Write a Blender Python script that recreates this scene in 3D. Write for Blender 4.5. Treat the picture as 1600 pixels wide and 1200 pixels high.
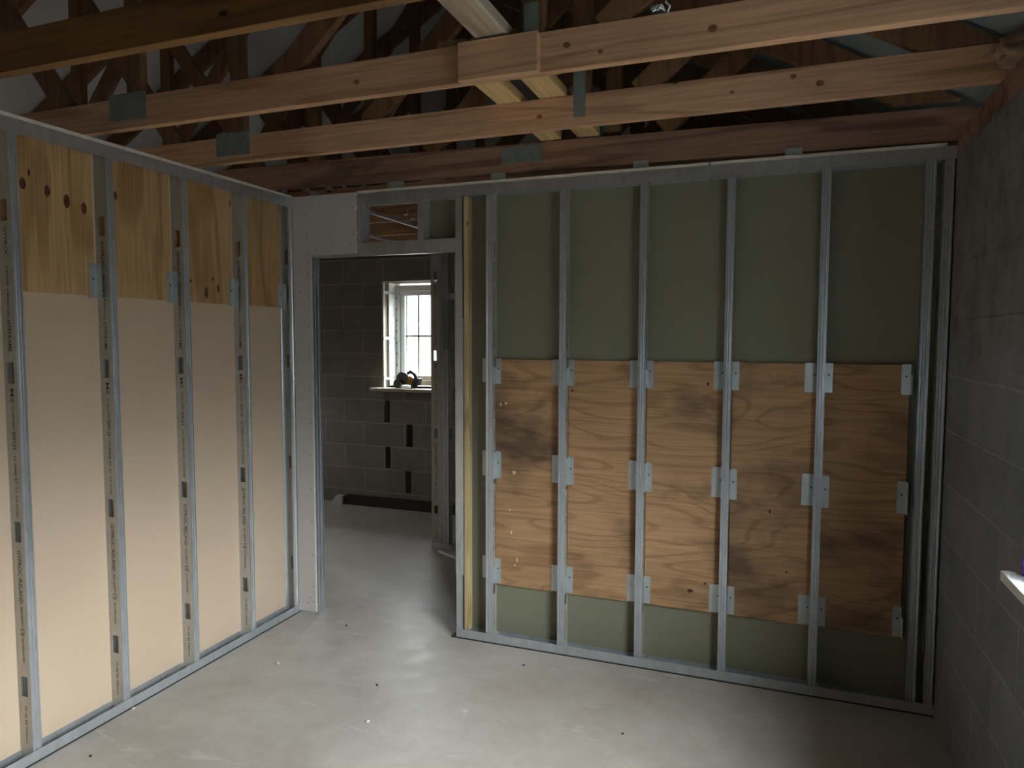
import bpy, bmesh, math, random
from mathutils import Vector, Matrix
random.seed(7)
S = bpy.context.scene
C = S.collection
for o in list(bpy.data.objects): bpy.data.objects.remove(o)

# ------------------------------------------------------------------ camera
cam_d = bpy.data.cameras.new('camera'); cam = bpy.data.objects.new('camera', cam_d); C.objects.link(cam)
YAW, PITCH, ROLL = 0.3588, 0.0650, 0.0025
cam_d.sensor_fit = 'HORIZONTAL'; cam_d.sensor_width = 36; cam_d.lens = 1100.43/1600*36
cam_d.clip_start = 0.02; cam_d.clip_end = 100
f = Vector((-math.sin(YAW)*math.cos(PITCH), math.cos(YAW)*math.cos(PITCH), -math.sin(PITCH)))
r = Vector((math.cos(YAW), math.sin(YAW), 0)); u = r.cross(f)
r2 = math.cos(ROLL)*r + math.sin(ROLL)*u; u2 = -math.sin(ROLL)*r + math.cos(ROLL)*u
M = Matrix((r2, u2, -f)).transposed().to_4x4(); M.translation = Vector((2.6311, -3.4149, 1.6364))
cam.matrix_world = M
S.camera = cam
S.view_settings.view_transform = 'Standard'; S.view_settings.look = 'None'
S.view_settings.gamma = 1; S.view_settings.use_curve_mapping = False
S.view_settings.exposure = 1.8

# ------------------------------------------------------------------ sky and daylight
W = bpy.data.worlds.new('overcast'); S.world = W; W.use_nodes = True
nt = W.node_tree; bg = nt.nodes['Background']
tc = nt.nodes.new('ShaderNodeTexCoord'); sp = nt.nodes.new('ShaderNodeSeparateXYZ')
rp = nt.nodes.new('ShaderNodeValToRGB'); mr = nt.nodes.new('ShaderNodeMapRange')
mr.inputs[1].default_value = -1; mr.inputs[2].default_value = 1
nt.links.new(tc.outputs['Generated'], sp.inputs[0]); nt.links.new(sp.outputs[2], mr.inputs[0])
nt.links.new(mr.outputs[0], rp.inputs[0]); nt.links.new(rp.outputs[0], bg.inputs[0])
e = rp.color_ramp.elements
e[0].position = 0.0; e[0].color = (.035, .034, .03, 1)
e[1].position = 1.0; e[1].color = (.96, .98, 1, 1)
a = e.new(.50); a.color = (.04, .041, .04, 1)
a = e.new(.57); a.color = (.115, .12, .125, 1)
a = e.new(.65); a.color = (.62, .64, .65, 1)
bg.inputs[1].default_value = 24.0
# sky dimmed away from the right hand window's side, so that window's light dominates
az = nt.nodes.new('ShaderNodeMapRange'); az.inputs[1].default_value = 0.0; az.inputs[2].default_value = .75
az.inputs[3].default_value = .50; az.inputs[4].default_value = 1.0
mxw = nt.nodes.new('ShaderNodeMix'); mxw.data_type = 'RGBA'; mxw.blend_type = 'MULTIPLY'; mxw.inputs[0].default_value = 1
nt.links.new(sp.outputs[0], az.inputs[0]); nt.links.new(rp.outputs[0], mxw.inputs[6]); nt.links.new(az.outputs[0], mxw.inputs[7])
nt.links.new(mxw.outputs[2], bg.inputs[0])

def portal(name, loc, rot, sx, sy):
    d = bpy.data.lights.new(name, 'AREA'); d.shape = 'RECTANGLE'; d.size = sx; d.size_y = sy
    d.cycles.is_portal = True
    o = bpy.data.objects.new(name, d); C.objects.link(o); o.location = loc; o.rotation_euler = rot
    return o
H = 2.434
WR = 3.31                                   # inner face of right wall
portal('daylight_right', (3.70, -1.985, 1.56), (0, math.pi/2, 0), 1.12, 1.33)
portal('daylight_far', (-0.575, 2.86, 1.67), (-math.pi/2, 0, 0), .70, 1.0)
portal('added_daylight_next', (-3.55, 1.475, 1.625), (0, -math.pi/2, 0), .65, .35)  # unseen opening added to brighten the next room
portal('added_daylight_outer', (-3.55, -1.95, 1.5), (0, -math.pi/2, 0), 1.0, .9)  # unseen opening added to light the left room and roof void

# ------------------------------------------------------------------ materials
def newmat(name):
    m = bpy.data.materials.new(name); m.use_nodes = True
    return m, m.node_tree, m.node_tree.nodes['Principled BSDF']
def N(nt, t, **kw):
    n = nt.nodes.new(t)
    for k, v in kw.items(): setattr(n, k, v)
    return n
def srgb(r, g, b):
    return tuple([((c/255+.055)/1.055)**2.4 if c > 10 else c/255/12.92 for c in (r, g, b)])+(1,)
def coords(nt, scale, rnd=True, loc=(0, 0, 0)):
    tc = N(nt, 'ShaderNodeTexCoord'); mp = N(nt, 'ShaderNodeMapping')
    mp.inputs['Scale'].default_value = scale; mp.inputs['Location'].default_value = loc
    if rnd:
        oi = N(nt, 'ShaderNodeObjectInfo'); mu = N(nt, 'ShaderNodeMath', operation='MULTIPLY'); mu.inputs[1].default_value = 37
        ad = N(nt, 'ShaderNodeVectorMath', operation='ADD')
        nt.links.new(oi.outputs['Random'], mu.inputs[0]); nt.links.new(tc.outputs['Object'], ad.inputs[0]); nt.links.new(mu.outputs[0], ad.inputs[1])
        nt.links.new(ad.outputs[0], mp.inputs[0])
    else: nt.links.new(tc.outputs['Object'], mp.inputs[0])
    return mp.outputs[0]
def ramp(nt, src, stops):
    r = N(nt, 'ShaderNodeValToRGB'); nt.links.new(src, r.inputs[0]); e = r.color_ramp.elements
    e[0].position, e[0].color = stops[0]; e[1].position, e[1].color = stops[-1]
    for p, c in stops[1:-1]: x = e.new(p); x.color = c
    return r.outputs[0]
def mix(nt, fac, a, b, mode='MIX'):
    m = N(nt, 'ShaderNodeMix', data_type='RGBA', blend_type=mode)
    for s, v in ((0, fac), (6, a), (7, b)):
        if hasattr(v, 'links'): nt.links.new(v, m.inputs[s])
        else: m.inputs[s].default_value = v
    return m.outputs[2]
def noise(nt, vec, scale, detail=4, rough=.55, dist=0):
    n = N(nt, 'ShaderNodeTexNoise'); n.inputs['Scale'].default_value = scale; n.inputs['Detail'].default_value = detail
    n.inputs['Roughness'].default_value = rough; n.inputs['Distortion'].default_value = dist
    nt.links.new(vec, n.inputs['Vector']); return n.outputs[0]
def bump(nt, b, src, strength, dist=.01):
    n = N(nt, 'ShaderNodeBump'); n.inputs['Strength'].default_value = strength; n.inputs['Distance'].default_value = dist
    nt.links.new(src, n.inputs['Height']); nt.links.new(n.outputs[0], b.inputs['Normal'])
BW = ((0, (0, 0, 0, 1)), (1, (1, 1, 1, 1)))
def wood(name, light, dark, axis=0, contour=9, cross=5.0, along=.55, knots=True, stain=None, rough=.72, knot_col=(45, 24, 12)):
    m, nt, b = newmat(name)
    sc = [cross]*3; sc[axis] = along
    v = coords(nt, tuple(sc))
    n1 = noise(nt, v, 1.0, 2, .45, .3)
    mu = N(nt, 'ShaderNodeMath', operation='MULTIPLY'); mu.inputs[1].default_value = contour*6.283; nt.links.new(n1, mu.inputs[0])
    si = N(nt, 'ShaderNodeMath', operation='SINE'); nt.links.new(mu.outputs[0], si.inputs[0])
    col = ramp(nt, si.outputs[0], ((0.0, srgb(*light)), (.55, srgb(*light)), (1, srgb(*dark))))
    sc2 = [90]*3; sc2[axis] = 3
    v2 = coords(nt, tuple(sc2)); n2 = noise(nt, v2, 1.0, 3)
    col = mix(nt, .5, col, ramp(nt, n2, ((.3, (.55, .55, .55, 1)), (.7, (1.25, 1.25, 1.25, 1)))), 'MULTIPLY')
    v4 = coords(nt, (1.3, 1.3, 1.3)); n4 = noise(nt, v4, 1.5, 2)
    col = mix(nt, .6, col, ramp(nt, n4, ((.3, (.72, .68, .62, 1)), (.7, (1.15, 1.15, 1.15, 1)))), 'MULTIPLY')
    if knots:
        sk = [5.0]*3; sk[axis] = 2.4
        vk = coords(nt, tuple(sk)); vo = N(nt, 'ShaderNodeTexVoronoi'); vo.inputs['Scale'].default_value = 1
        nt.links.new(vk, vo.inputs['Vector'])
        kf = ramp(nt, vo.outputs['Distance'], ((0.03, (1, 1, 1, 1)), (.06, (0, 0, 0, 1))))
        col = mix(nt, kf, col, srgb(*knot_col))
    if stain:
        vs = coords(nt, stain[0], loc=stain[1]); ns = noise(nt, vs, 1.0, 5, .6)
        sf = ramp(nt, ns, ((stain[2], (0, 0, 0, 1)), (stain[2]+.16, (.75, .75, .75, 1))))
        col = mix(nt, sf, col, srgb(66, 54, 44))
    nt.links.new(col, b.inputs['Base Color']); b.inputs['Roughness'].default_value = rough
    bump(nt, b, n2, .15, .002)
    return m
def plain(name, c, rough=.6, metallic=0, var=.12, scale=12, bstr=0, rnd=True):
    m, nt, b = newmat(name)
    v = coords(nt, (1, 1, 1), rnd); n = noise(nt, v, scale, 4)
    lo = tuple(x*(1-var) for x in c[:3])+(1,); hi = tuple(min(1, x*(1+var)) for x in c[:3])+(1,)
    col = ramp(nt, n, ((.3, lo), (.7, hi)))
    nt.links.new(col, b.inputs['Base Color']); b.inputs['Roughness'].default_value = rough; b.inputs['Metallic'].default_value = metallic
    if bstr: bump(nt, b, n, bstr, .003)
    return m
def steel(name, c, rough=.30, metallic=.7):
    m, nt, b = newmat(name)
    v = coords(nt, (1, 1, .35)); n = noise(nt, v, 26, 5, .65)
    col = ramp(nt, n, ((.3, tuple(x*.86 for x in c[:3])+(1,)), (.7, tuple(min(1, x*1.1) for x in c[:3])+(1,))))
    nt.links.new(col, b.inputs['Base Color']); b.inputs['Metallic'].default_value = metallic
    b.inputs['Roughness'].default_value = rough
    return m
def blockwork(name, c1, c2, mortar, horiz, off, parge=False):
    m, nt, b = newmat(name)
    tc = N(nt, 'ShaderNodeTexCoord'); sp = N(nt, 'ShaderNodeSeparateXYZ'); cb = N(nt, 'ShaderNodeCombineXYZ')
    nt.links.new(tc.outputs['Object'], sp.inputs[0])
    for i, (s, o) in enumerate(((horiz, off), (2, -.14+.225*20))):
        a = N(nt, 'ShaderNodeMath', operation='ADD'); a.inputs[1].default_value = o
        nt.links.new(sp.outputs[s], a.inputs[0]); nt.links.new(a.outputs[0], cb.inputs[i])
    wob = noise(nt, tc.outputs['Object'], 5, 2)
    wm = N(nt, 'ShaderNodeVectorMath', operation='SCALE'); wm.inputs[3].default_value = .012
    nt.links.new(wob, wm.inputs[0]); wa = N(nt, 'ShaderNodeVectorMath', operation='ADD'); nt.links.new(cb.outputs[0], wa.inputs[0]); nt.links.new(wm.outputs[0], wa.inputs[1])
    br = N(nt, 'ShaderNodeTexBrick'); br.offset = .5
    for k, v in (('Scale', 1), ('Mortar Size', .006), ('Mortar Smooth', .3), ('Brick Width', .45), ('Row Height', .225), ('Bias', 0)): br.inputs[k].default_value = v
    br.inputs['Color1'].default_value = srgb(*c1); br.inputs['Color2'].default_value = srgb(*c2); br.inputs['Mortar'].default_value = srgb(*mortar)
    nt.links.new(wa.outputs[0], br.inputs['Vector'])
    n1 = noise(nt, tc.outputs['Object'], 3, 6, .65); n2 = noise(nt, tc.outputs['Object'], 160, 3)
    col = mix(nt, .55, br.outputs[0], ramp(nt, n1, ((.3, (.62, .62, .62, 1)), (.7, (1.25, 1.25, 1.25, 1)))), 'MULTIPLY')
    col = mix(nt, .5, col, ramp(nt, n2, ((.3, (.7, .7, .7, 1)), (.7, (1.2, 1.2, 1.2, 1)))), 'MULTIPLY')
    if parge:                                # rough render smeared over the upper courses
        n3 = noise(nt, tc.outputs['Object'], 2.2, 5, .6)
        ad = N(nt, 'ShaderNodeMath', operation='MULTIPLY_ADD'); ad.inputs[1].default_value = .9; nt.links.new(n3, ad.inputs[0]); nt.links.new(sp.outputs[2], ad.inputs[2])
        pf = ramp(nt, ad.outputs[0], BW)
        mr = N(nt, 'ShaderNodeMapRange'); mr.inputs[1].default_value = 2.0; mr.inputs[2].default_value = 2.12; nt.links.new(ad.outputs[0], mr.inputs[0])
        n5 = noise(nt, tc.outputs['Object'], 7, 6, .7)
        pc = ramp(nt, n5, ((.25, srgb(84, 80, 78)), (.5, srgb(122, 120, 118)), (.75, srgb(138, 134, 128))))
        col = mix(nt, mr.outputs[0], col, pc)
    nt.links.new(col, b.inputs['Base Color']); b.inputs['Roughness'].default_value = .92
    mx = N(nt, 'ShaderNodeMath', operation='MULTIPLY_ADD'); mx.inputs[1].default_value = .25; nt.links.new(n2, mx.inputs[0]); nt.links.new(br.outputs[1], mx.inputs[2])
    bump(nt, b, mx.outputs[0], .5, .004)
    return m

m_steel = steel('galvanised_steel', (.62, .66, .70))
m_web = steel('galvanised_web', (.54, .53, .49), .5, .35)
m_clip = steel('zinc_clip', (.56, .62, .64), .42, .7)
m_plate = steel('nail_plate', (.30, .34, .33), .55, .6)
m_ink = plain('black_ink', (.025, .025, .03, 1), .6)
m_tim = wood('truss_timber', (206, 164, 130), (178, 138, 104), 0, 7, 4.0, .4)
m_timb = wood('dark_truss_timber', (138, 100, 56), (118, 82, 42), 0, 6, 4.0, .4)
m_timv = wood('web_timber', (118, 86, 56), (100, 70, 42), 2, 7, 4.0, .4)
m_pink = wood('weathered_truss_timber', (158, 122, 98), (130, 96, 76), 0, 5, 5.0, .35, stain=((1.6, 1.6, 6), (0, 0, 0), .52))
m_pale = wood('pale_timber', (226, 196, 140), (200, 166, 110), 1, 6, 4.0, .4, rough=.65)
m_white_tim = wood('limed_timber', (196, 186, 168), (160, 146, 126), 1, 5, 5.0, .5, stain=((6, 2, 6), (0, 0, 0), .6))
m_stud_tim = wood('sawn_batten', (206, 186, 142), (182, 156, 112), 2, 6, 8.0, .5)
m_ply_v = wood('pine_plywood_upright_grain', (204, 168, 120), (180, 142, 94), 2, 5, 3.2, .5, knot_col=(88, 50, 26))
m_ply_h = wood('worn_plywood_level_grain', (184, 146, 108), (164, 126, 90), 0, 13, 3.4, .7, knots=False, stain=((1.3, 1.0, 2.6), (0, 0, 0), .50))
m_board = plain('brown_plasterboard_paper', srgb(212, 190, 166), .85, 0, .035, 2.0)
m_green = plain('green_plasterboard_paper', srgb(128, 128, 108), .8, 0, .04, 2.0)
m_white = plain('white_plasterboard', srgb(205, 200, 198), .85, 0, .03, 3)
m_edge = plain('gypsum_edge', srgb(225, 218, 205), .85, 0, .08, 30)
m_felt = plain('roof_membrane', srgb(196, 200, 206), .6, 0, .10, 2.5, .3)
m_felt_shade = plain('shade_toned_roof_membrane', srgb(128, 138, 142), .6, 0, .12, 2.5, .3)  # same membrane as left slope, with the right slope's shade in its colour
m_block = blockwork('far_blockwork', (128, 121, 110), (140, 133, 122), (166, 158, 146), 0, 1.352+.45*20)
m_blockr = blockwork('right_blockwork', (120, 124, 130), (130, 134, 140), (146, 146, 146), 1, .8+.45*20, True)
m_dark = plain('dark_infill', (.03, .028, .026, 1), .9)
m_pvc = plain('white_upvc', srgb(228, 230, 228), .35, 0, .04, 20)
m_dirty = plain('mortar_splashed_white', srgb(190, 180, 164), .8, 0, .25, 40, .3)
m_tape = plain('white_tube', srgb(210, 205, 196), .5)
m_black = plain('black_plastic', (.03, .035, .04, 1), .45)
m_grey = plain('grey_casting', srgb(120, 126, 128), .35, .7)
m_yellow = plain('yellow_plastic', srgb(214, 160, 40), .45)
m_purple = plain('purple_plastic', srgb(120, 70, 200), .4)
m_plaster = plain('splashed_mortar', srgb(150, 128, 104), .9, 0, .25, 14, .6)
m_dpc = plain('black_membrane', (.02, .02, .02, 1), .5)

def floor_mat():
    m, nt, b = newmat('power_floated_concrete')
    v = coords(nt, (1, 1, 1), False)
    n1 = noise(nt, v, 1.1, 6, .6, .4); n2 = noise(nt, v, 9, 6, .7); n3 = noise(nt, v, 220, 2)
    col = ramp(nt, n1, ((.3, srgb(174, 166, 158)), (.5, srgb(192, 186, 178)), (.72, srgb(206, 201, 194))))
    col = mix(nt, .55, col, ramp(nt, n2, ((.3, (.78, .76, .73, 1)), (.65, (1.08, 1.08, 1.08, 1)))), 'MULTIPLY')
    col = mix(nt, .25, col, ramp(nt, n3, ((.3, (.75, .75, .75, 1)), (.7, (1.15, 1.15, 1.15, 1)))), 'MULTIPLY')
    # dropped plaster flecks and pale scuffs
    vo = N(nt, 'ShaderNodeTexVoronoi'); vo.inputs['Scale'].default_value = 3.1; nt.links.new(v, vo.inputs['Vector'])
    fk = ramp(nt, vo.outputs['Distance'], ((.02, (1, 1, 1, 1)), (.045, (0, 0, 0, 1))))
    col = mix(nt, fk, col, srgb(222, 220, 214))
    vs = coords(nt, (2.2, 9, 1), False, (3, 1, 0)); n4 = noise(nt, vs, 1.6, 6, .7, .8)
    sf = ramp(nt, n4, ((.59, (0, 0, 0, 1)), (.70, (.5, .5, .5, 1))))
    col = mix(nt, sf, col, srgb(214, 212, 206))
    nt.links.new(col, b.inputs['Base Color'])
    nt.links.new(ramp(nt, n2, ((.3, (.33,)*3+(1,)), (.7, (.52,)*3+(1,)))), b.inputs['Roughness'])
    bump(nt, b, n2, .12, .003)
    return m
m_floor = floor_mat()
def glass_mat():
    m = bpy.data.materials.new('window_glass'); m.use_nodes = True; nt = m.node_tree
    nt.nodes.remove(nt.nodes['Principled BSDF']); out = nt.nodes['Material Output']
    t = N(nt, 'ShaderNodeBsdfTransparent'); g = N(nt, 'ShaderNodeBsdfGlossy'); g.inputs[1].default_value = .02
    mx = N(nt, 'ShaderNodeMixShader'); mx.inputs[0].default_value = .05; t.inputs[0].default_value = (.93, .95, .95, 1)
    nt.links.new(t.outputs[0], mx.inputs[1]); nt.links.new(g.outputs[0], mx.inputs[2]); nt.links.new(mx.outputs[0], out.inputs[0])
    return m
m_glass = glass_mat()

# ------------------------------------------------------------------ helpers
class MB:
    def __init__(s): s.v = []; s.f = []
    def quad(s, *p):
        i = len(s.v); s.v += [tuple(q) for q in p]; s.f.append(tuple(range(i, i+len(p)))); return s
    def box(s, x0, x1, y0, y1, z0, z1):
        i = len(s.v)
        s.v += [(x, y, z) for z in (z0, z1) for x, y in ((x0, y0), (x1, y0), (x1, y1), (x0, y1))]
        for q in ((3, 2, 1, 0), (4, 5, 6, 7), (0, 1, 5, 4), (1, 2, 6, 5), (2, 3, 7, 6), (3, 0, 4, 7)): s.f.append(tuple(i+k for k in q))
        return s
    def prism(s, poly, axis, a0, a1):       # poly in the two other axes (in xyz order), extruded along axis
        n = len(poly); i = len(s.v)
        for a in (a0, a1):
            for p in poly:
                q = list(p); q.insert(axis, a); s.v.append(tuple(q))
        s.f.append(tuple(range(i, i+n))); s.f.append(tuple(range(i+2*n-1, i+n-1, -1)))
        for k in range(n):
            l = (k+1) % n; s.f.append((i+k, i+n+k, i+n+l, i+l))
        return s
    def tube(s, pts, rad, seg=10):
        base = len(s.v); pts = [Vector(p) for p in pts]
        for k, p in enumerate(pts):
            d = (pts[min(k+1, len(pts)-1)]-pts[max(k-1, 0)]).normalized()
            a = d.cross(Vector((.31, .17, .93))).normalized(); b = d.cross(a)
            for j in range(seg):
                t = 2*math.pi*j/seg; s.v.append(tuple(p+a*rad*math.cos(t)+b*rad*math.sin(t)))
        for k in range(len(pts)-1):
            for j in range(seg):
                l = (j+1) % seg; s.f.append((base+k*seg+j, base+k*seg+l, base+(k+1)*seg+l, base+(k+1)*seg+j))
        s.f.append(tuple(range(base, base+seg))); e = base+(len(pts)-1)*seg; s.f.append(tuple(range(e+seg-1, e-1, -1)))
        return s
    def holed(s, axis, a0, a1, u0, u1, w0, w1, holes):   # slab normal to axis with rectangular holes (u0,u1,w0,w1)
        U = sorted({u0, u1, *[min(max(h[k], u0), u1) for h in holes for k in (0, 1)]})
        Wd = sorted({w0, w1, *[min(max(h[k], w0), w1) for h in holes for k in (2, 3)]})
        def solid(i, j):
            if i < 0 or j < 0 or i >= len(U)-1 or j >= len(Wd)-1: return False
            cu, cw = (U[i]+U[i+1])/2, (Wd[j]+Wd[j+1])/2
            return not any(h[0] < cu < h[1] and h[2] < cw < h[3] for h in holes)
        def P(a, u, w):
            q = [u, w]; q.insert(axis, a); return q
        for i in range(len(U)-1):
            for j in range(len(Wd)-1):
                if not solid(i, j): continue
                ua, ub, wa, wb = U[i], U[i+1], Wd[j], Wd[j+1]
                s.quad(P(a0, ua, wa), P(a0, ub, wa), P(a0, ub, wb), P(a0, ua, wb))
                s.quad(P(a1, ua, wa), P(a1, ua, wb), P(a1, ub, wb), P(a1, ub, wa))
                if not solid(i-1, j): s.quad(P(a0, ua, wa), P(a0, ua, wb), P(a1, ua, wb), P(a1, ua, wa))
                if not solid(i+1, j): s.quad(P(a0, ub, wa), P(a1, ub, wa), P(a1, ub, wb), P(a0, ub, wb))
                if not solid(i, j-1): s.quad(P(a0, ua, wa), P(a1, ua, wa), P(a1, ub, wa), P(a0, ub, wa))
                if not solid(i, j+1): s.quad(P(a0, ua, wb), P(a0, ub, wb), P(a1, ub, wb), P(a1, ua, wb))
        return s
    def build(s, name, mat, parent=None, bevel=0, smooth=False, solidify=0):
        me = bpy.data.meshes.new(name); me.from_pydata(s.v, [], s.f)
        bm = bmesh.new(); bm.from_mesh(me); bmesh.ops.remove_doubles(bm, verts=bm.verts, dist=1e-6)
        bmesh.ops.recalc_face_normals(bm, faces=bm.faces); bm.to_mesh(me); bm.free()
        me.materials.append(mat)
        if smooth: me.polygons.foreach_set('use_smooth', [True]*len(me.polygons))
        o = bpy.data.objects.new(name, me); C.objects.link(o); o.parent = parent
        if bevel:
            b = o.modifiers.new('bevel', 'BEVEL'); b.width = bevel; b.segments = 2; b.limit_method = 'ANGLE'
        if solidify:
            b = o.modifiers.new('sheet', 'SOLIDIFY'); b.thickness = solidify; b.offset = 0
        return o
def empty(name, loc=(0, 0, 0), rz=0):
    o = bpy.data.objects.new(name, None); C.objects.link(o); o.location = loc; o.rotation_euler.z = rz; o.empty_display_size = .05
    return o
def tag(o, label, cat, group=None):
    o['label'] = label; o['category'] = cat
    if group: o['group'] = group
    return o
def struct(o): o['kind'] = 'structure'; return o
def text_mesh(txt, length, height):
    cu = bpy.data.curves.new('lettering', 'FONT'); cu.body = txt; cu.align_x = 'LEFT'; cu.size = 1; cu.resolution_u = 2; cu.offset = .008
    t = bpy.data.objects.new('t', cu); C.objects.link(t); bpy.context.view_layer.update()
    me = bpy.data.meshes.new_from_object(t.evaluated_get(bpy.context.evaluated_depsgraph_get()))
    bpy.data.objects.remove(t)
    xs = [v.co.x for v in me.vertices]; x0, x1 = min(xs), max(xs)
    out = [((v.co.x-x0)/(x1-x0)*length, v.co.y/.70*height) for v in me.vertices]
    fs = [tuple(p.vertices) for p in me.polygons]
    bpy.data.meshes.remove(me)
    return out, fs

# ------------------------------------------------------------------ setting
struct(MB().box(-3.7, 3.66, -6.9, 2.95, -.15, 0).build('floor', m_floor))
WIN = (-2.65, -1.32, 1.0, 2.12)
struct(MB().holed(0, WR, WR+.33, -6.9, 2.95, 0, 2.40, [WIN]).build('wall_right', m_blockr))
FW = (-.92, -.23, 1.16, 2.175)
slots = [(-.909, -.845, .82, 1.035), (-.668, -.60, .595, .81), (-.899, -.842, .37, .585), (-.683, -.62, .145, .36)]
struct(MB().holed(1, 2.5, 2.85, -3.7, 3.3, 0, 2.40, [FW]+slots).build('wall_far', m_block))
struct(MB().box(-3.7, 3.3, 2.85, 2.95, 0, 1.1).box(-3.7, 3.3, 2.85, 2.95, 2.2, 2.4).build('wall_far_outer_leaf', m_block))
struct(MB().box(-3.7, 3.3, -6.9, -6.6, 0, 2.40).build('wall_rear', m_block))
struct(MB().holed(0, -3.5, -3.3, -6.9, 2.95, 0, 2.40, [(-2.4, -1.5, 1.0, 2.0), (1.3, 1.65, 1.3, 1.95)]).build('wall_outer', m_block))  # both openings are unseen additions that let light into next room and roof void
struct(MB().box(-.0825, -.07, -4.4, .0, .02, H).build('wall_left', m_board))
# green board behind the studs of the back wall; open above the door head on the left
struct(MB().box(1.03, 3.30, .070, .0825, .012, H).box(.823, 1.03, .070, .0825, 2.11, H).build('wall_back', m_green))
struct(MB().box(-3.3, -.085, 0, .09, 0, H).build('wall_cross_added', m_board))  # unseen wall added to hold the left room's daylight off the next room
# roof slopes and gables
RX, RT = .13, math.tan(math.radians(30))
def ztop(x): return 2.50 + (3.55-x)*RT if x > RX else 2.50 + (3.55-2*RX+x)*RT
def roof(name, xa, xb, mat):
    m = MB(); n = 24
    for k in range(n):
        ya, yb = -6.9+9.85*k/n, -6.9+9.85*(k+1)/n
        for j in range(6):
            p, q = xa+(xb-xa)*j/6, xa+(xb-xa)*(j+1)/6
            sag = lambda y: .0
            m.quad((p, ya, ztop(p)+.02), (q, ya, ztop(q)+.02), (q, yb, ztop(q)+.02), (p, yb, ztop(p)+.02))
    return struct(m.build(name, mat, solidify=.01))
roof('ceiling_right_slope', RX, 3.72, m_felt_shade); roof('ceiling_left_slope', RX, -3.46, m_felt)
for nm, y0, y1 in (('wall_gable_front', -6.9, -6.7), ('wall_gable_far', 2.7, 2.9)):
    struct(MB().prism([(-3.5, 2.401), (3.6, 2.401), (3.6, 2.50), (RX, ztop(RX)), (-3.5, 2.50)], 1, y0, y1).build(nm, m_felt))

# ------------------------------------------------------------------ metal studs
def flange_profile():
    return [(0, 0), (.006, 0), (.0105, .0045), (.0125, .0045), (.0160, 0), (.0185, 0), (.0220, .0045), (.0240, .0045), (.0285, 0), (.034, 0), (.034, .006)]
HOLES = [(.017, .052, z, z+.078) for z in (.26, .862, 1.463, 2.062)]
def make_stud(name, h=H-.02, z0=.008, mirror=False, holes=HOLES, w=.07, letters=True):
    t = empty(name); sgn = 1 if mirror else -1
    hs = [(a, b, c, d) for a, b, c, d in holes if c > z0 and d < z0+h]
    MB().holed(0, -.0004, .0004, 0, w, z0, z0+h, hs).build('web', m_web, t)
    for rear in (0, 1):
        m = MB(); P = [(sgn*x, (w-y) if rear else y) for x, y in flange_profile()]
        for (a, b), (c, d) in zip(P[:-1], P[1:]): m.quad((a, b, z0), (c, d, z0), (c, d, z0+h), (a, b, z0+h))
        m.build('flange', m_steel, t, solidify=.0008)
    if letters:
        segs = [('MS', 1.443, .05, .017), ('10 050114W', 1.375, .085, .010), ('009123', 1.283, .068, .018), ('17 2408 RF A1 Y5 0100', 1.19, .23, .010),
                ('GYPROC IRELAND', .830, .205, .019), ('002 00977', .612, .075, .011), ('CE', .528, .030, .020), ('20 5TEAG35E', .488, .095, .010),
                ('70 AJ 42 150mm', .225, .15, .010), ('GYPFRAME', 1.70, .12, .017), ('70S50 2400mm', 1.90, .19, .011), ('GYPROC', 2.04, .11, .017)]
        for txt, z, L, hh in segs:
            if z > z0+h-.1: continue
            vs, fs = TEXT.setdefault((txt, L, hh), text_mesh(txt, L, hh))
            m = MB(); i = 0
            # web seen from outside: front flange at local y=0
            for x, y in vs:
                yy = (.031+hh/2 - y) if mirror else (.031-hh/2 + y)
                m.v.append((-.0009 if mirror else .0009, yy, z-x))
            m.f += [tuple(i+k for k in q) for q in fs]
            m.build('printed_lettering', m_ink, t)
    return t
TEXT = {}
def copy_tree(o, parent=None):
    c = o.copy(); C.objects.link(c); c.parent = parent
    for ch in [q for q in bpy.data.objects if q.parent == o]: copy_tree(ch, c)
    return c
SH = H-.024
proto = make_stud('metal_stud', SH)
G_B = 'metal studs of the back wall'
where = ['right of the doorway, at left edge of the leftmost lower plywood', 'between the first and second lower plywood panels right of the door',
         'between the second and third lower plywood panels right of the door', 'between the third and fourth lower plywood panels right of the door',
         'between the fourth and fifth lower plywood panels, next to darkest bay']
for k in range(5):
    o = proto if k == 0 else copy_tree(proto)
    o.location = (1.237+.4*k, 0, 0)
    tag(o, 'ribbed metal stud '+where[k], 'stud', G_B)
o = copy_tree(proto); o.location = (3.237, 0, 0); tag(o, 'ribbed metal stud at right edge of fifth lower plywood, left of narrow dark gap', 'stud', G_B)
o = make_stud('metal_stud', SH, mirror=True, letters=False); o.location = (3.268, 0, 0)
tag(o, 'end metal stud of the back wall standing against the grey block wall', 'stud', G_B)
# left wall (room on +x): rotate the mirrored stud by +90 degrees
protoL = make_stud('metal_stud', SH, mirror=True)
G_L = 'metal studs of the left wall'
wl = ['leftmost metal stud of left wall, cut by the picture edge', 'metal stud of left wall between the first and second upper plywood panels',
      'metal stud of left wall between the second and third upper plywood panels', 'metal stud of left wall between third and fourth upper plywood panels, nearest the corner']
for k in range(4):
    o = protoL if k == 0 else copy_tree(protoL)
    o.location = (0, -1.619+.4*k, 0); o.rotation_euler.z = math.pi/2
    tag(o, 'lettered '+wl[k], 'stud', G_L)
o = make_stud('metal_stud', SH, letters=False); o.location = (0, -.014, 0); o.rotation_euler.z = math.pi/2
tag(o, 'open metal stud in the corner beside the white plasterboard', 'stud', G_L)
o = copy_tree(protoL); o.location = (0, -2.019, 0); tag(o, 'lettered metal stud of the left wall nearest the camera', 'stud', G_L)

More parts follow.
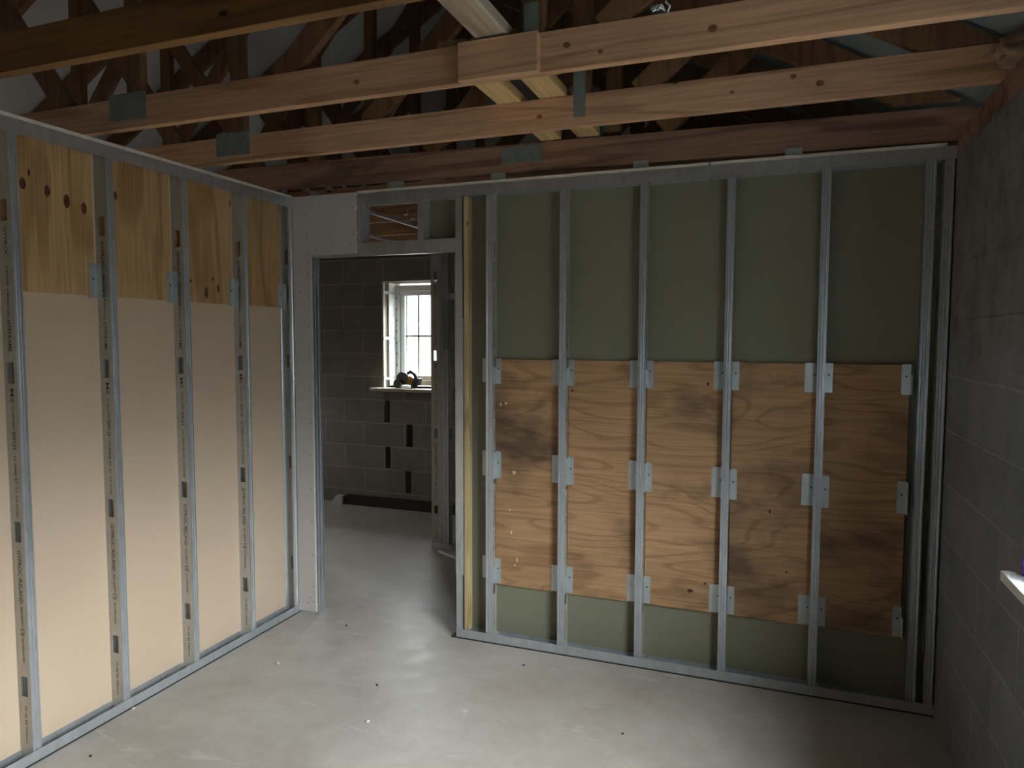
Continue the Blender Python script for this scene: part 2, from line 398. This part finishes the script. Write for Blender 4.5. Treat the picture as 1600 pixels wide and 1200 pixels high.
# tracks
def track_y(name, x0, x1, yf, z0, z1, up, w=.0705):   # runs along x ; front flange at yf
    m = MB(); t = .0012
    zb = z0 if up else z1-t
    m.box(x0, x1, yf, yf+w, zb, zb+t)
    m.box(x0, x1, yf-t, yf, z0, z1); m.box(x0, x1, yf+w, yf+w+t, z0, z1-(.012 if up else 0))
    return m.build(name, m_steel)
TH = .052
tag(track_y('floor_track', 1.03, WR, -.002, .006, TH, True), 'steel floor track under the back wall studs, right of the doorway', 'track')
tag(track_y('head_track', .425, 2.32, -.002, H-TH-.004, H, False), 'scuffed steel head track over the doorway and first back wall bays', 'track')
tag(track_y('head_track', 2.323, WR, -.002, H-TH-.002, H, False), 'steel head track over the right half of the back wall', 'track')
m = MB(); t = .0012
m.box(-.069, .002, -4.0, .0, .006, .006+t).box(.002, .002+t, -4.0, .0, .006, TH-.004).box(-.0695, -.0685, -4.0, 0, .006, TH-.012)
tag(m.build('floor_track', m_steel), 'steel floor track running along the foot of the left wall', 'track')
m = MB(); m.box(-.072, .002, -.42, -.001, H-t, H).box(.002, .002+t, -.42, -.001, H-TH-.004, H)
tag(m.build('head_track', m_steel), 'short steel head track of left wall next to the corner', 'track')
m = MB(); m.box(-.072, .002, -4.0, -.423, H-t, H).box(.002, .002+t, -4.0, -.423, H-TH-.002, H)
tag(m.build('head_track', m_steel), 'long steel head track along the top of the left wall', 'track')
# black sealing strips beneath tracks
tag(MB().box(1.0, WR, -.006, .074, 0, .006).build('sealing_strip', m_dpc), 'black sealing strip under the back wall floor track', 'strip')
tag(MB().box(-.074, .004, -4.0, .0, 0, .006).build('sealing_strip', m_dpc), 'black sealing strip under the left wall floor track', 'strip')
# gypsum strips on top of tracks
tag(MB().box(.425, 2.318, -.003, .085, H, H+.014).build('plasterboard_strip', m_edge), 'pale plasterboard strip on the head track from door board to joint', 'board strip')
tag(MB().box(2.326, 3.27, -.003, .085, H, H+.014).build('plasterboard_strip', m_edge), 'pale plasterboard strip on the head track right of the black joint', 'board strip')
tag(MB().box(-.085, .004, -.42, -.016, H, H+.014).build('plasterboard_strip', m_edge), 'short pale plasterboard strip on left wall top near corner', 'board strip')
tag(MB().box(-.085, .004, -4.0, -.424, H, H+.014).build('plasterboard_strip', m_edge), 'long pale plasterboard strip on top of the left wall', 'board strip')

# ------------------------------------------------------------------ doorway framing
ds = empty('door_stud')
MB().box(1.030, 1.0312, 0, .07, .008, H-.01).build('web', m_steel, ds)
MB().box(1.030, 1.066, -.0006, .0006, .008, H-.01).box(1.030, 1.066, .0694, .0706, .008, H-.01).build('flange', m_steel, ds)
MB().box(1.0655, 1.066, 0, .008, .008, H-.01).box(1.0655, 1.066, .062, .07, .008, H-.01).build('lip', m_steel, ds)
MB().box(1.0285, 1.074, -.0030, -.0012, .355, 1.745).build('cover_strip', m_steel, ds, bevel=.0008)
MB().box(1.0285, 1.070, -.0030, -.0012, 1.749, 2.055).build('cover_strip', m_steel, ds, bevel=.0008)
tag(ds, 'smooth grey door stud at the right side of the doorway', 'stud')
bt = MB().box(1.076, 1.105, .0022, .045, .05, H-.06).build('timber_batten', m_stud_tim, None, bevel=.002)
tag(bt, 'pale knotty timber batten upright beside the grey door stud', 'batten')
# head of the doorway
hd = empty('door_head_track', (0, 0, 0))
MB().box(.127, 1.03, -.002, .072, 2.097, 2.0985).box(.127, 1.03, -.003, -.002, 2.097, 2.163).box(.127, 1.03, .072, .073, 2.097, 2.163).build('channel', m_steel, hd)
MB().box(.135, 1.026, -.005, -.001, 2.091, 2.097).build('bent_lip', m_clip, hd)
tag(hd, 'grey steel track over the doorway opening', 'track')
def short_stud(x0, x1, label, webright=False):
    o = empty('short_stud'); h0, h1 = 2.10, H-.01
    MB().box(x0, x1, -.001, .0, h0, h1).box(x0, x1, .07, .071, h0, h1).build('flange', m_steel, o)
    xw = x1-.001 if webright else x0
    MB().box(xw, xw+.001, 0, .07, h0, h1).build('web', m_web, o)
    return tag(o, label, 'stud')
short_stud(.428, .464, 'short stud left of the open gap above the door, beside white plasterboard')
short_stud(.806, .842, 'short stud between the open gap and boarded gap above the door', True)
# left jamb : stud with bright web facing the opening
dj = empty('jamb_stud')
MB().box(.1255, .1267, .001, .07, .012, 2.095).build('web', m_steel, dj)
MB().box(.1267, .1290, .018, .022, .012, 2.095).box(.1267, .129, .048, .052, .012, 2.095).build('rib', m_clip, dj)
MB().box(.092, .1267, .070, .071, .012, 2.095).box(.092, .1267, .0, .001, .012, 2.095).build('flange', m_steel, dj)
tag(dj, 'blue-grey steel jamb stud lining the left side of doorway', 'stud')
tag(MB().box(-.0, .135, -.004, .074, 0, .016).build('sole_plate', m_steel, None), 'short steel sole plate under the left door jamb', 'plate')
# white plasterboard, L-shaped with screws
pb = empty('plasterboard_sheet', (0, 0, 0))
sheet = MB().prism([(.004, .018), (.123, .018), (.123, 2.108), (.425, 2.108), (.425, H+.006), (.004, H+.006)], 1, -.0155, -.003).build('board', m_white, pb)
ed = MB().box(.123, .1255, -.0157, -.003, .018, 2.104).build('raw_edge', m_edge, pb); ed['label'] = 'chalky white raw gypsum edge'
scr = [(.105, z) for z in (.08, .17, .36, .56, .75, .95, 1.14, 1.33, 1.52, 1.70, 1.87, 2.0, 2.07)]+[(.07, .07), (.085, .10)]
scr += [(.095, 2.34), (.10, 2.23), (.19, 2.385), (.36, 2.405), (.405, 2.36), (.408, 2.21), (.39, 2.155), (.28, 2.145), (.16, 2.135), (.11, 2.115), (.385, 2.39), (.05, 1.9)]
for x, z in scr:
    m = MB(); m.tube([(x, -.0164, z), (x, -.0145, z)], .0034, 8); m.build('screw', m_ink, pb)
tag(pb, 'white plasterboard sheet with screws left of and above the doorway', 'board')

# ------------------------------------------------------------------ plywood panels and clips
def clip_bm(x0, x1, y, z0, z1, tab=False):
    m = MB().box(x0, x1, y-.0016, y, z0, z1)
    if tab: m.box(x0+.004, x1-.004, y-.012, y, z1, z1+.006)
    return m
def clip_part(parent, xw, side, y, z0, z1, wid, tab):
    """clip fixed to a stud web at xw; flap of width wid lies on the plywood face at depth y"""
    if side > 0: a, b, wx = xw+.0012, xw+wid, xw+.0012
    else: a, b, wx = xw-wid, xw-.002, xw-.002
    m = clip_bm(a, b, y, z0, z1, tab)
    m.box(wx, wx+.0012, .014, y, z0, z1-(.045 if not tab else 0))
    o = m.build('fixing_clip', m_clip, parent)
    c = (a+b)/2
    s = MB(); s.tube([(c, y-.0034, z0+.6*(z1-z0)), (c, y-.0016, z0+.6*(z1-z0))], .004, 8); s.build('screw', m_ink, o)
    return o
names = ['flecked lower plywood panel, leftmost of five right of the doorway', 'swirly grained lower plywood panel, second of five right of doorway',
         'grey stained lower plywood panel with level grain, third of five', 'shaded lower plywood panel with oval grain swirl, fourth of five',
         'darkest lower plywood panel, last of five before the block wall']
PY = .050
m_knotd = plain('dark_knot', srgb(74, 44, 30), .7, 0, .4, 60)
m_fleck = plain('pale_fleck', srgb(226, 200, 170), .8, 0, .1, 60)
FLECK = [[(1.268, 1.285, .005, .009, m_fleck), (1.298, 1.292, .007, .006, m_fleck), (1.345, .925, .010, .010, m_fleck), (1.322, .722, .005, .005, m_fleck),
          (1.363, .455, .004, .012, m_fleck), (1.35, .425, .004, .006, m_fleck), (1.33, .60, .005, .009, m_fleck)],
         [(1.66, 1.37, .006, .006, m_knotd), (1.655, .875, .004, .004, m_knotd)],
         [(2.265, .405, .014, .009, m_knotd), (2.335, .45, .006, .006, m_knotd), (2.33, 1.42, .006, .01, m_knotd)],
         [(2.62, .83, .006, .01, m_knotd), (2.70, .55, .005, .005, m_knotd)], []]
for k in range(5):
    p = empty('plywood_panel', (1.237+.4*k, 0, 0))
    x1 = .394 if k < 4 else .340
    MB().box(.004, x1, PY, PY+.018, .309, 1.524).build('panel', m_ply_h, p, bevel=.001)
    for z0, z1, tab in ((1.395, 1.528, False), (.888, 1.030, True), (.315, .452, False)):
        dz = -.012*k*(1 if tab else 0)*.4
        clip_part(p, 0, 1, PY, z0+dz, z1+dz, .034, tab)
        if k < 4: clip_part(p, .4, -1, PY, z0+dz, z1+dz, .082, tab)
        else: clip_part(p, .345, -1, PY, z0+dz, z1+dz, .038, tab)
    X0 = 1.237+.4*k
    for fx, fz, a, b, mt in FLECK[k]:
        poly = [(fx-X0+a*math.cos(q*math.pi/5)*(1+.25*math.sin(2*q)), fz+b*math.sin(q*math.pi/5)) for q in range(10)]
        MB().prism(poly, 1, PY-.0006, PY+.001).build('knot' if mt is m_knotd else 'paint_fleck', mt, p)
    tag(p, names[k], 'plywood panel', 'lower plywood panels of the back wall')
# stub clips left of the first stud
sc_ = empty('bracket_strip', (1.237, 0, 0))
for z0, z1 in ((1.40, 1.528), (.895, 1.03), (.33, .452)):
    MB().box(-.082, -.001, .068, .0695, z0, z1).build('fixing_clip', m_clip, sc_)
tag(sc_, 'three metal fixing clips left of the first slotted stud', 'clip')
# left wall upper plywood
ln = ['upper plywood panel with row of four brown knots, leftmost on left wall', 'upper plywood panel with long arched grain, second on left wall',
      'upper plywood panel with knots along its lower edge, third on left wall', 'narrow looking upper plywood panel nearest the corner, dark knot at top']
for k in range(4):
    y0 = -1.619+.4*k
    p = empty('plywood_panel', (0, y0, 0))
    ye = .374 if k < 3 else .362
    o = MB().box(-.0685, -.050, .004, ye, 1.81, H-.006).build('panel', m_ply_v, p, bevel=.001)
    def knot(y, z, ry, rz):
        m = MB(); poly = [(y+ry*math.cos(t*math.pi/8)*(1+.15*math.sin(3*t)), z+rz*math.sin(t*math.pi/8)) for t in range(16)]
        m.prism(poly, 0, -.0506, -.0494); q = m.build('knot', m_knot, p); return q
    m_knot = bpy.data.materials.get('plywood_knot') or plain('plywood_knot', srgb(96, 58, 32), .7, 0, .45, 60)
    for a in ([(.085, 2.215, .012, .022), (.18, 2.205, .012, .022), (.26, 2.18, .013, .028), (.335, 2.165, .012, .024), (.11, 2.26, .005, .014)],
              [(.085, 2.245, .008, .018), (.05, 2.34, .006, .006)], [(.09, 1.91, .006, .008), (.19, 1.86, .011, .028), (.27, 1.885, .009, .02), (.235, 1.93, .006, .01)],
              [(.05, 2.335, .012, .02)])[k]: knot(*a)
    m = MB().box(-.0515, -.0497, ye-.026, ye+.008, 1.80, 1.945).box(-.0497, -.02, ye+.0068, ye+.008, 1.80, 1.945)
    c = m.build('fixing_clip', m_clip, p)
    s = MB(); s.tube([(-.0480, ye-.008, 1.88), (-.0497, ye-.008, 1.88)], .004, 8); s.build('screw', m_ink, c)
    tag(p, ln[k], 'plywood panel', 'upper plywood panels of the left wall')

# ------------------------------------------------------------------ roof trusses
def beam(m, p, q, depth, y0, y1):            # member in the xz plane, centre line p-q
    d = Vector((q[0]-p[0], q[1]-p[1])).normalized(); n = Vector((-d.y, d.x))*depth/2
    m.prism([(p[0]-n.x, p[1]-n.y), (q[0]-n.x, q[1]-n.y), (q[0]+n.x, q[1]+n.y), (p[0]+n.x, p[1]+n.y)], 1, y0, y1)
    return m
XL, XR = -3.45, 3.45
m_knotc = plain('chord_knot', srgb(134, 88, 56), .7, 0, .35, 80)
def truss(y, label, dz=0, mat=m_tim, matw=m_timv, zl=2.497, zr=2.497, depth=.125, knots=(), plates=((.0, .205, 2.53, 2.64), (1.835, 1.885, 2.53, 2.72))):
    o = empty('roof_truss', (0, y, 0)); T = .038
    def ln(x): return zl+(zr-zl)*(x/3.3)
    MB().prism([(-3.3, ln(0)), (0, ln(0)), (XR-.02, ln(3.3)), (XR-.02, ln(3.3)+depth*.55), (XR-.10, ln(3.3)+depth), (0, ln(0)+depth), (-3.3, ln(0)+depth)], 1, 0, T).build('bottom_chord', mat, o, bevel=.002)
    for s in (0, 1):
        if s == 0: poly = [(3.07, 2.624), (3.318, 2.624), (RX+.001, ztop(RX)-.01), (RX+.001, ztop(RX)-.155)]
        else: poly = [(2*RX-3.07, 2.624), (2*RX-3.318, 2.624), (RX-.001, ztop(RX)-.01), (RX-.001, ztop(RX)-.155)]
        MB().prism(poly, 1, 0, T).build('top_chord', matw, o, bevel=.001)
    def top(x): return ztop(x)-.155
    zt = zl+depth-.004
    for x, w in ((1.865, .075), (.135, .075), (-.95, .075)):
        beam(MB(), (x, zt), (x, top(x)), w, .001, T-.001).build('strut', matw, o)
    for kk, (x, ang) in enumerate(((.86, 42), (2.10, 40), (-.26, 128), (-1.05, 50))):
        t = math.tan(math.radians(ang)); 
        xx = x; z = zt
        while z < top(xx)+.01 and abs(xx-x) < 3: xx += .01 if ang < 90 else -.01; z = zt+(xx-x)*t
        beam(MB(), (x, zt-.01), (xx, z), .09, .002+.001*kk, T-.002-.001*kk).build('diagonal_web', matw, o)
    for a, b, c, d in plates:
        m = MB().box(a, b, -.0018, 0, c, d)
        for i in range(int((b-a)/.014)):
            for j in range(int((d-c)/.022)):
                m.box(a+.004+i*.014, a+.008+i*.014, -.0028, -.0018, c+.004+j*.022, c+.016+j*.022)
        m.build('nail_plate', m_plate, o)
    for kx, kz, kr in knots:
        poly = [(kx+kr*math.cos(q*math.pi/6), kz+kr*.8*math.sin(q*math.pi/6)) for q in range(12)]
        MB().prism(poly, 1, -.0006, .001).build('knot', m_knotc, o)
    return tag(o, label, 'roof truss', 'timber roof trusses overhead')
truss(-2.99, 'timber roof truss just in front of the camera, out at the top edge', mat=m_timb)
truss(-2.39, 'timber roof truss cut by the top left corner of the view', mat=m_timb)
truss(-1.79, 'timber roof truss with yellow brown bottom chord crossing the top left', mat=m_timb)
truss(-1.19, 'timber roof truss with a short block nailed to its bottom chord', knots=((2.43, 2.555, .014), (1.98, 2.57, .012), (2.09, 2.535, .009), (1.2, 2.55, .011)))
truss(-.59, 'timber roof truss second nearest the back wall, plated at both webs', knots=((2.664, 2.591, .011), (2.754, 2.556, .014), (2.45, 2.56, .008), (1.69, 2.55, .012)))
truss(.012, 'reddish weathered roof truss running just above the back wall', mat=m_pink, zl=2.500, zr=2.455, depth=.14, plates=((1.287, 1.505, 2.525, 2.61),))
truss(.612, 'timber roof truss over the next room, first beyond the back wall', plates=())
truss(1.212, 'timber roof truss over the middle of the next room', plates=())
truss(1.812, 'timber roof truss over the next room, second from its far wall', plates=())
truss(2.40, 'timber roof truss over the next room beside its far wall', plates=())
tag(MB().box(1.615, 1.893, -1.2285, -1.1915, 2.489, 2.614).build('splice_block', m_tim, None, bevel=.0015), 'short timber block nailed on the face of the roof truss chord', 'timber block')
tag(MB().box(1.675, 1.787, -2.7, -1.172, 2.6225, 2.6605).build('binder_board', m_white_tim, None, bevel=.002), 'whitish timber binder lying across the truss chords at top centre', 'timber binder')
tag(MB().box(1.690, 1.800, -1.168, .01, 2.6225, 2.6605).build('binder_board', m_pale, None, bevel=.002), 'yellow timber binder across the chords right of the dark gap', 'timber binder')
tag(MB().box(1.50, 1.606, -1.15, .01, 2.6225, 2.6605).build('binder_board', m_pale, None, bevel=.002), 'yellow timber binder across the chords left of the dark gap', 'timber binder')
# wall plate on the block wall
tag(MB().box(WR+.002, WR+.10, -6.6, 2.9, 2.4005, 2.496).build('wall_plate', m_pink, None, bevel=.002), 'dark timber wall plate on top of the grey block wall', 'wall plate')
tag(MB().box(-3.4, -3.302, -6.6, 2.9, 2.4005, 2.496).build('wall_plate', m_pink, None), 'timber wall plate on the outer wall beyond the left partition', 'wall plate')
# mortar splashes on the truss heels
def lump(name, loc, sc, seed, label):
    bm = bmesh.new(); bmesh.ops.create_icosphere(bm, subdivisions=4, radius=1)
    from mathutils import noise as mn
    for v in bm.verts:
        n = mn.noise(v.co*1.8+Vector((seed, 0, 0)))*.45+mn.noise(v.co*5+Vector((seed, 3, 0)))*.18
        v.co *= 1+n; v.co = Vector((v.co.x*sc[0], v.co.y*sc[1], v.co.z*sc[2]))
    me = bpy.data.meshes.new(name); bm.to_mesh(me); bm.free(); me.materials.append(m_plaster)
    me.polygons.foreach_set('use_smooth', [True]*len(me.polygons))
    o = bpy.data.objects.new(name, me); C.objects.link(o); o.location = loc
    return tag(o, label, 'mortar')
lump('mortar_lump', (3.36, -.66, 2.56), (.085, .065, .06), 1, 'crumbly mortar lump at the end of truss near the block wall top')
lump('mortar_lump', (3.36, -.93, 2.56), (.07, .11, .06), 5, 'pale mortar smear on the wall plate at the right picture edge')
# packers between head track and chord
for i, (x0, x1) in enumerate(((.62, .72), (1.23, 1.31), (1.965, 2.04), (2.645, 2.715))):
    m = MB().box(x0, x1, .0, .09, H+.0145, H+.017).box(x0, x1, .006, .0072, H+.017, H+.05)
    tag(m.build('angle_bracket', m_clip), 'small galvanised angle bracket on the head track, '+['leftmost, above the open gap', 'second from left, above the first slotted bay', 'above the third slotted stud', 'rightmost, above the fourth bay'][i], 'bracket', 'angle brackets above the back wall')

# ------------------------------------------------------------------ next room
PX = .15; PYN = 1.43
s1 = make_stud('metal_stud', SH, mirror=True, letters=True); s1.location = (.22, PYN, 0); s1.rotation_euler.z = math.pi/2
tag(s1, 'lettered end stud of the partition seen through the doorway, over the window edge', 'stud')
for k, (x, lab) in enumerate(((.258, 'ribbed stud right beside the lettered end stud beyond the doorway'), (.296, 'second ribbed stud beside the lettered end stud beyond the doorway'))):
    s2 = make_stud('metal_stud', SH, letters=False); s2.location = (x, PYN-.004, 0); tag(s2, lab, 'stud')
s3 = make_stud('metal_stud', SH, letters=False); s3.location = (.372, PYN+.03, 0); tag(s3, 'dark stud half hidden behind right door stud in next room', 'stud')
tag(track_y('floor_track', .15, 1.5, PYN-.006, .001, .045, True, .076), 'steel floor track of the partition beyond the doorway', 'track')
tag(track_y('head_track', .15, 1.5, PYN-.006, H-.05, H, False, .076), 'steel head track of the partition beyond the doorway', 'track')
tag(MB().box(.30, 1.2, PYN-.003, PYN+.07, 1.93, 1.975).build('door_header', m_steel), 'steel header rail between studs in the next room', 'rail')
tag(MB().box(.252, .298, PYN-.0075, PYN-.0052, 1.55, 1.92).build('patch_plate', m_plate), 'dull grey patch plate on the paired studs beyond the doorway', 'plate')
m = MB(); m.tube([(.262, 1.325, .014), (.56, 1.17, .014)], .014, 14)
tag(m.build('white_tube', m_tape, None, smooth=False), 'short white tube lying on floor beside the partition beyond the doorway', 'tube')
m = MB().prism([(-1.47, .001), (-1.33, .001), (-1.33, .085), (-1.40, .085)], 1, 2.40, 2.46)
tag(m.build('board_offcut', m_tape), 'pale wedge-shaped offcut at the foot of the far block wall', 'offcut')
tag(MB().box(-1.32, .1, 2.42, 2.499, 0, .085).build('membrane_strip', m_dpc), 'black membrane strip along the foot of the far block wall', 'membrane')
# far window
wn = empty('window_1', (0, 0, 0)); struct(wn)
fx0, fx1, fz0, fz1 = -.905, -.24, 1.17, 2.15
MB().holed(1, 2.72, 2.80, fx0, fx1, fz0, fz1, [(fx0+.05, fx1-.05, fz0+.05, fz1-.055)]).build('window_frame', m_pvc, wn, bevel=.004)
sa = MB().holed(1, 2.735, 2.785, fx0+.052, fx1-.052, fz0+.052, fz1-.057, [(fx0+.098, fx1-.098, fz0+.095, fz1-.10)]).build('window_sash', m_pvc, wn, bevel=.003)
MB().box(fx0+.098, fx1-.098, 2.757, 2.763, fz0+.095, fz1-.10).build('pane', m_glass, wn)
m = MB(); gx = [-.66, -.46]
for x in gx: m.box(x-.009, x+.009, 2.75, 2.77, fz0+.095, fz1-.10)
m.box(-.798, -.785, 2.75, 2.77, fz0+.095, fz1-.10)
for z in (1.655,): m.box(fx0+.098, fx1-.098, 2.75, 2.77, z-.009, z+.009)
m.build('glazing_bars', m_pvc, wn)
for z in [1.25+.11*i for i in range(8)]:
    MB().box(-.893, -.884, 2.717, 2.7205, z, z+.018).build('frame_screw', m_dark, wn)
tag(MB().box(-.918, -.900, 2.60, 2.715, 1.172, 2.17).build('insulation_strip', m_pvc), 'white insulation strip lining the left reveal of the far window', 'insulation')
tag(MB().box(-.921, -.905, 2.497, 2.53, 1.163, 2.165).build('mortar_edge', m_dirty), 'mortar splashed white edging at the left of far window opening', 'edging')
for i, z in enumerate((1.23, 1.62, 2.06)):
    tag(MB().box(-.9195, -.897, 2.492, 2.715, z, z+.025).build('fixing_strap', m_clip), 'thin metal strap across the far window reveal, '+['lowest of three', 'middle of three', 'highest of three'][i], 'strap', 'metal straps in the far window reveal')
m = MB().box(-.985, -.15, 2.36, 2.716, 1.132, 1.160)
tag(m.build('window_sill', m_dirty, None, bevel=.004), 'pale mortar splashed sill board under the far window', 'sill')
for i, (x, L) in enumerate(((-.90, .14), (-.86, .06), (-.50, .05))):
    m = MB(); m.tube([(x, 2.494, 1.131), (x+.003, 2.494, 1.131-L*.5), (x+.005, 2.494, 1.131-L)], .006, 6)
    tag(m.build('mortar_drip', m_plaster), ['longest mortar drip hanging below left end of far sill', 'short mortar drip right of the longest one under the sill', 'small mortar drip under the right part of the far sill'][i], 'mortar', 'mortar drips under the far sill')
# circular saw lying on the sill
sw = empty('circular_saw', (-.66, 2.52, 1.160))
def disc(m, c, r0, t, ang0=0, ang1=360, n=24, ax=1):
    poly = [(c[0]+r0*math.cos(math.radians(ang0+(ang1-ang0)*k/n)), c[1]+r0*math.sin(math.radians(ang0+(ang1-ang0)*k/n))) for k in range(n if ang1-ang0 == 360 else n+1)]
    return m.prism(poly, ax, c[2], c[2]+t)
disc(MB(), (-.04, .085, -.03), .068, .035, -20, 200).build('blade_guard', m_grey, sw, bevel=.004)
disc(MB(), (-.04, .085, -.016), .058, .003).build('blade', m_grey, sw)
disc(MB(), (-.075, .042, -.075), .041, .055).build('motor_housing', m_black, sw, bevel=.008)
MB().box(-.10, .03, -.02, .05, .0, .006).build('base_plate', m_grey, sw)
m = MB(); m.tube([(-.02, .01, .13), (.03, .01, .155), (.075, .01, .125), (.085, .01, .085)], .016, 12); m.build('handle', m_black, sw, smooth=True)
MB().prism([(.00, .04), (.055, .02), (.075, .09), (.03, .12)], 1, -.03, .03).build('body_shell', m_yellow, sw, bevel=.006)
b = MB().prism([(.05, .004), (.125, .03), (.145, .095), (.08, .085)], 1, -.04, .035).build('battery', m_black, sw, bevel=.006)
tag(sw, 'grey, black and yellow cordless circular saw lying on the far sill', 'saw')
# metal bits hanging beyond the open gap
for i, (x, z) in enumerate(((.11, 2.53), (.17, 2.50))):
    m = MB(); m.tube([(x, 1.15, z+.03), (x, 1.15, z), (x-.03, 1.15, z-.004)], .008, 6)
    tag(m.build('hanging_hook', m_clip), ['small metal hook seen through the gap above the door, left one', 'small metal hook seen through the gap above the door, right one'][i], 'hook')
# slim ceiling channels under the trusses of the next room
for i, x in enumerate((.04, -.56)):
    tag(MB().box(x-.011, x+.011, .12, 2.45, 2.474, 2.4965).build('ceiling_channel', m_pvc), ['slim white ceiling channel seen through gap above door, upper one', 'slim white ceiling channel seen through gap above door, lower one'][i], 'channel')

# twisted wire on the truss near top edge
m = MB(); m.tube([(2.30+.008*math.sin(k*1.9), -1.215+.008*math.cos(k*1.9), 2.615+.012*k) for k in range(22)], .003, 6)
m.tube([(2.30-.04+.014*math.cos(k*1.3)+.006*k*.3, -1.21+.006*math.sin(k*2.1), 2.63+.008*math.sin(k*1.7)) for k in range(14)], .003, 6)
tag(m.build('tie_wire', m_clip), 'shiny twisted tie wire hanging at the top edge of view', 'wire')

# crumbs on the floor
def crumb(px, r, mat, label, seed):
    bm = bmesh.new(); bmesh.ops.create_icosphere(bm, subdivisions=2, radius=r); rr = random.Random(seed)
    for v in bm.verts: v.co *= rr.uniform(.7, 1.2); v.co.z = max(v.co.z*.6, -r*.4)
    me = bpy.data.meshes.new('crumb'); bm.to_mesh(me); bm.free(); me.materials.append(mat)
    o = bpy.data.objects.new('plaster_crumb' if mat is m_edge else 'stone_chip', me); C.objects.link(o); o.location = (px[0], px[1], r*.4)
    tag(o, label, 'crumb')
CRUMBS = [
    ((0.159, -1.508), 0.006, m_dpc, 'black stone chip on floor near left wall, lowest left corner of view', 0),
    ((0.379, -0.084), 0.006, m_dpc, 'black stone chip on the floor in front of white plasterboard at the door', 1),
    ((0.906, -0.62), 0.006, m_dpc, 'black stone chip on open floor in the middle foreground', 2),
    ((0.018, -1.186), 0.008, m_edge, 'white plaster crumb against left floor track below the second stud', 3),
    ((0.323, -0.604), 0.008, m_edge, 'white plaster crumb on floor halfway along the left wall', 4),
    ((1.038, -0.908), 0.008, m_edge, 'white plaster crumb on the floor at lower centre, larger one', 5),
    ((1.485, -0.183), 0.006, m_dpc, 'dark stone chip on floor below the second right stud', 6),
    ((2.074, -0.613), 0.006, m_dpc, 'black stone chip on the floor at lower right of centre', 7),
]
for a in CRUMBS: crumb(*a)

# ------------------------------------------------------------------ right window and sill
w2 = empty('window_2', (0, 0, 0)); struct(w2)
MB().holed(0, 3.57, 3.64, WIN[0], WIN[1], WIN[2], WIN[3], [(WIN[0]+.06, -2.02, 1.06, 2.09), (-1.96, WIN[1]-.06, 1.06, 2.09)]).build('window_frame', m_pvc, w2)
MB().box(3.60, 3.605, WIN[0]+.06, -2.02, 1.06, 2.09).box(3.60, 3.605, -1.96, WIN[1]-.06, 1.06, 2.09).build('pane', m_glass, w2)
sl = MB().prism([(3.225, -2.78), (3.225, -1.155), (3.245, -1.150), (3.309, -1.175), (3.309, -1.321), (3.57, -1.321), (3.57, -2.649), (3.309, -2.649), (3.309, -2.78)], 2, .973, 1.0)
tag(sl.build('window_sill', m_pvc, None, bevel=.002), 'white sill board tip jutting from the block wall at right edge', 'sill')
m = MB(); m.tube([(3.283, -1.188, 1.0005), (3.283, -1.188, 1.05)], .018, 20)
tag(m.build('purple_lid', m_purple, None, bevel=.003), 'small purple plastic lid on the white sill at right edge', 'lid')
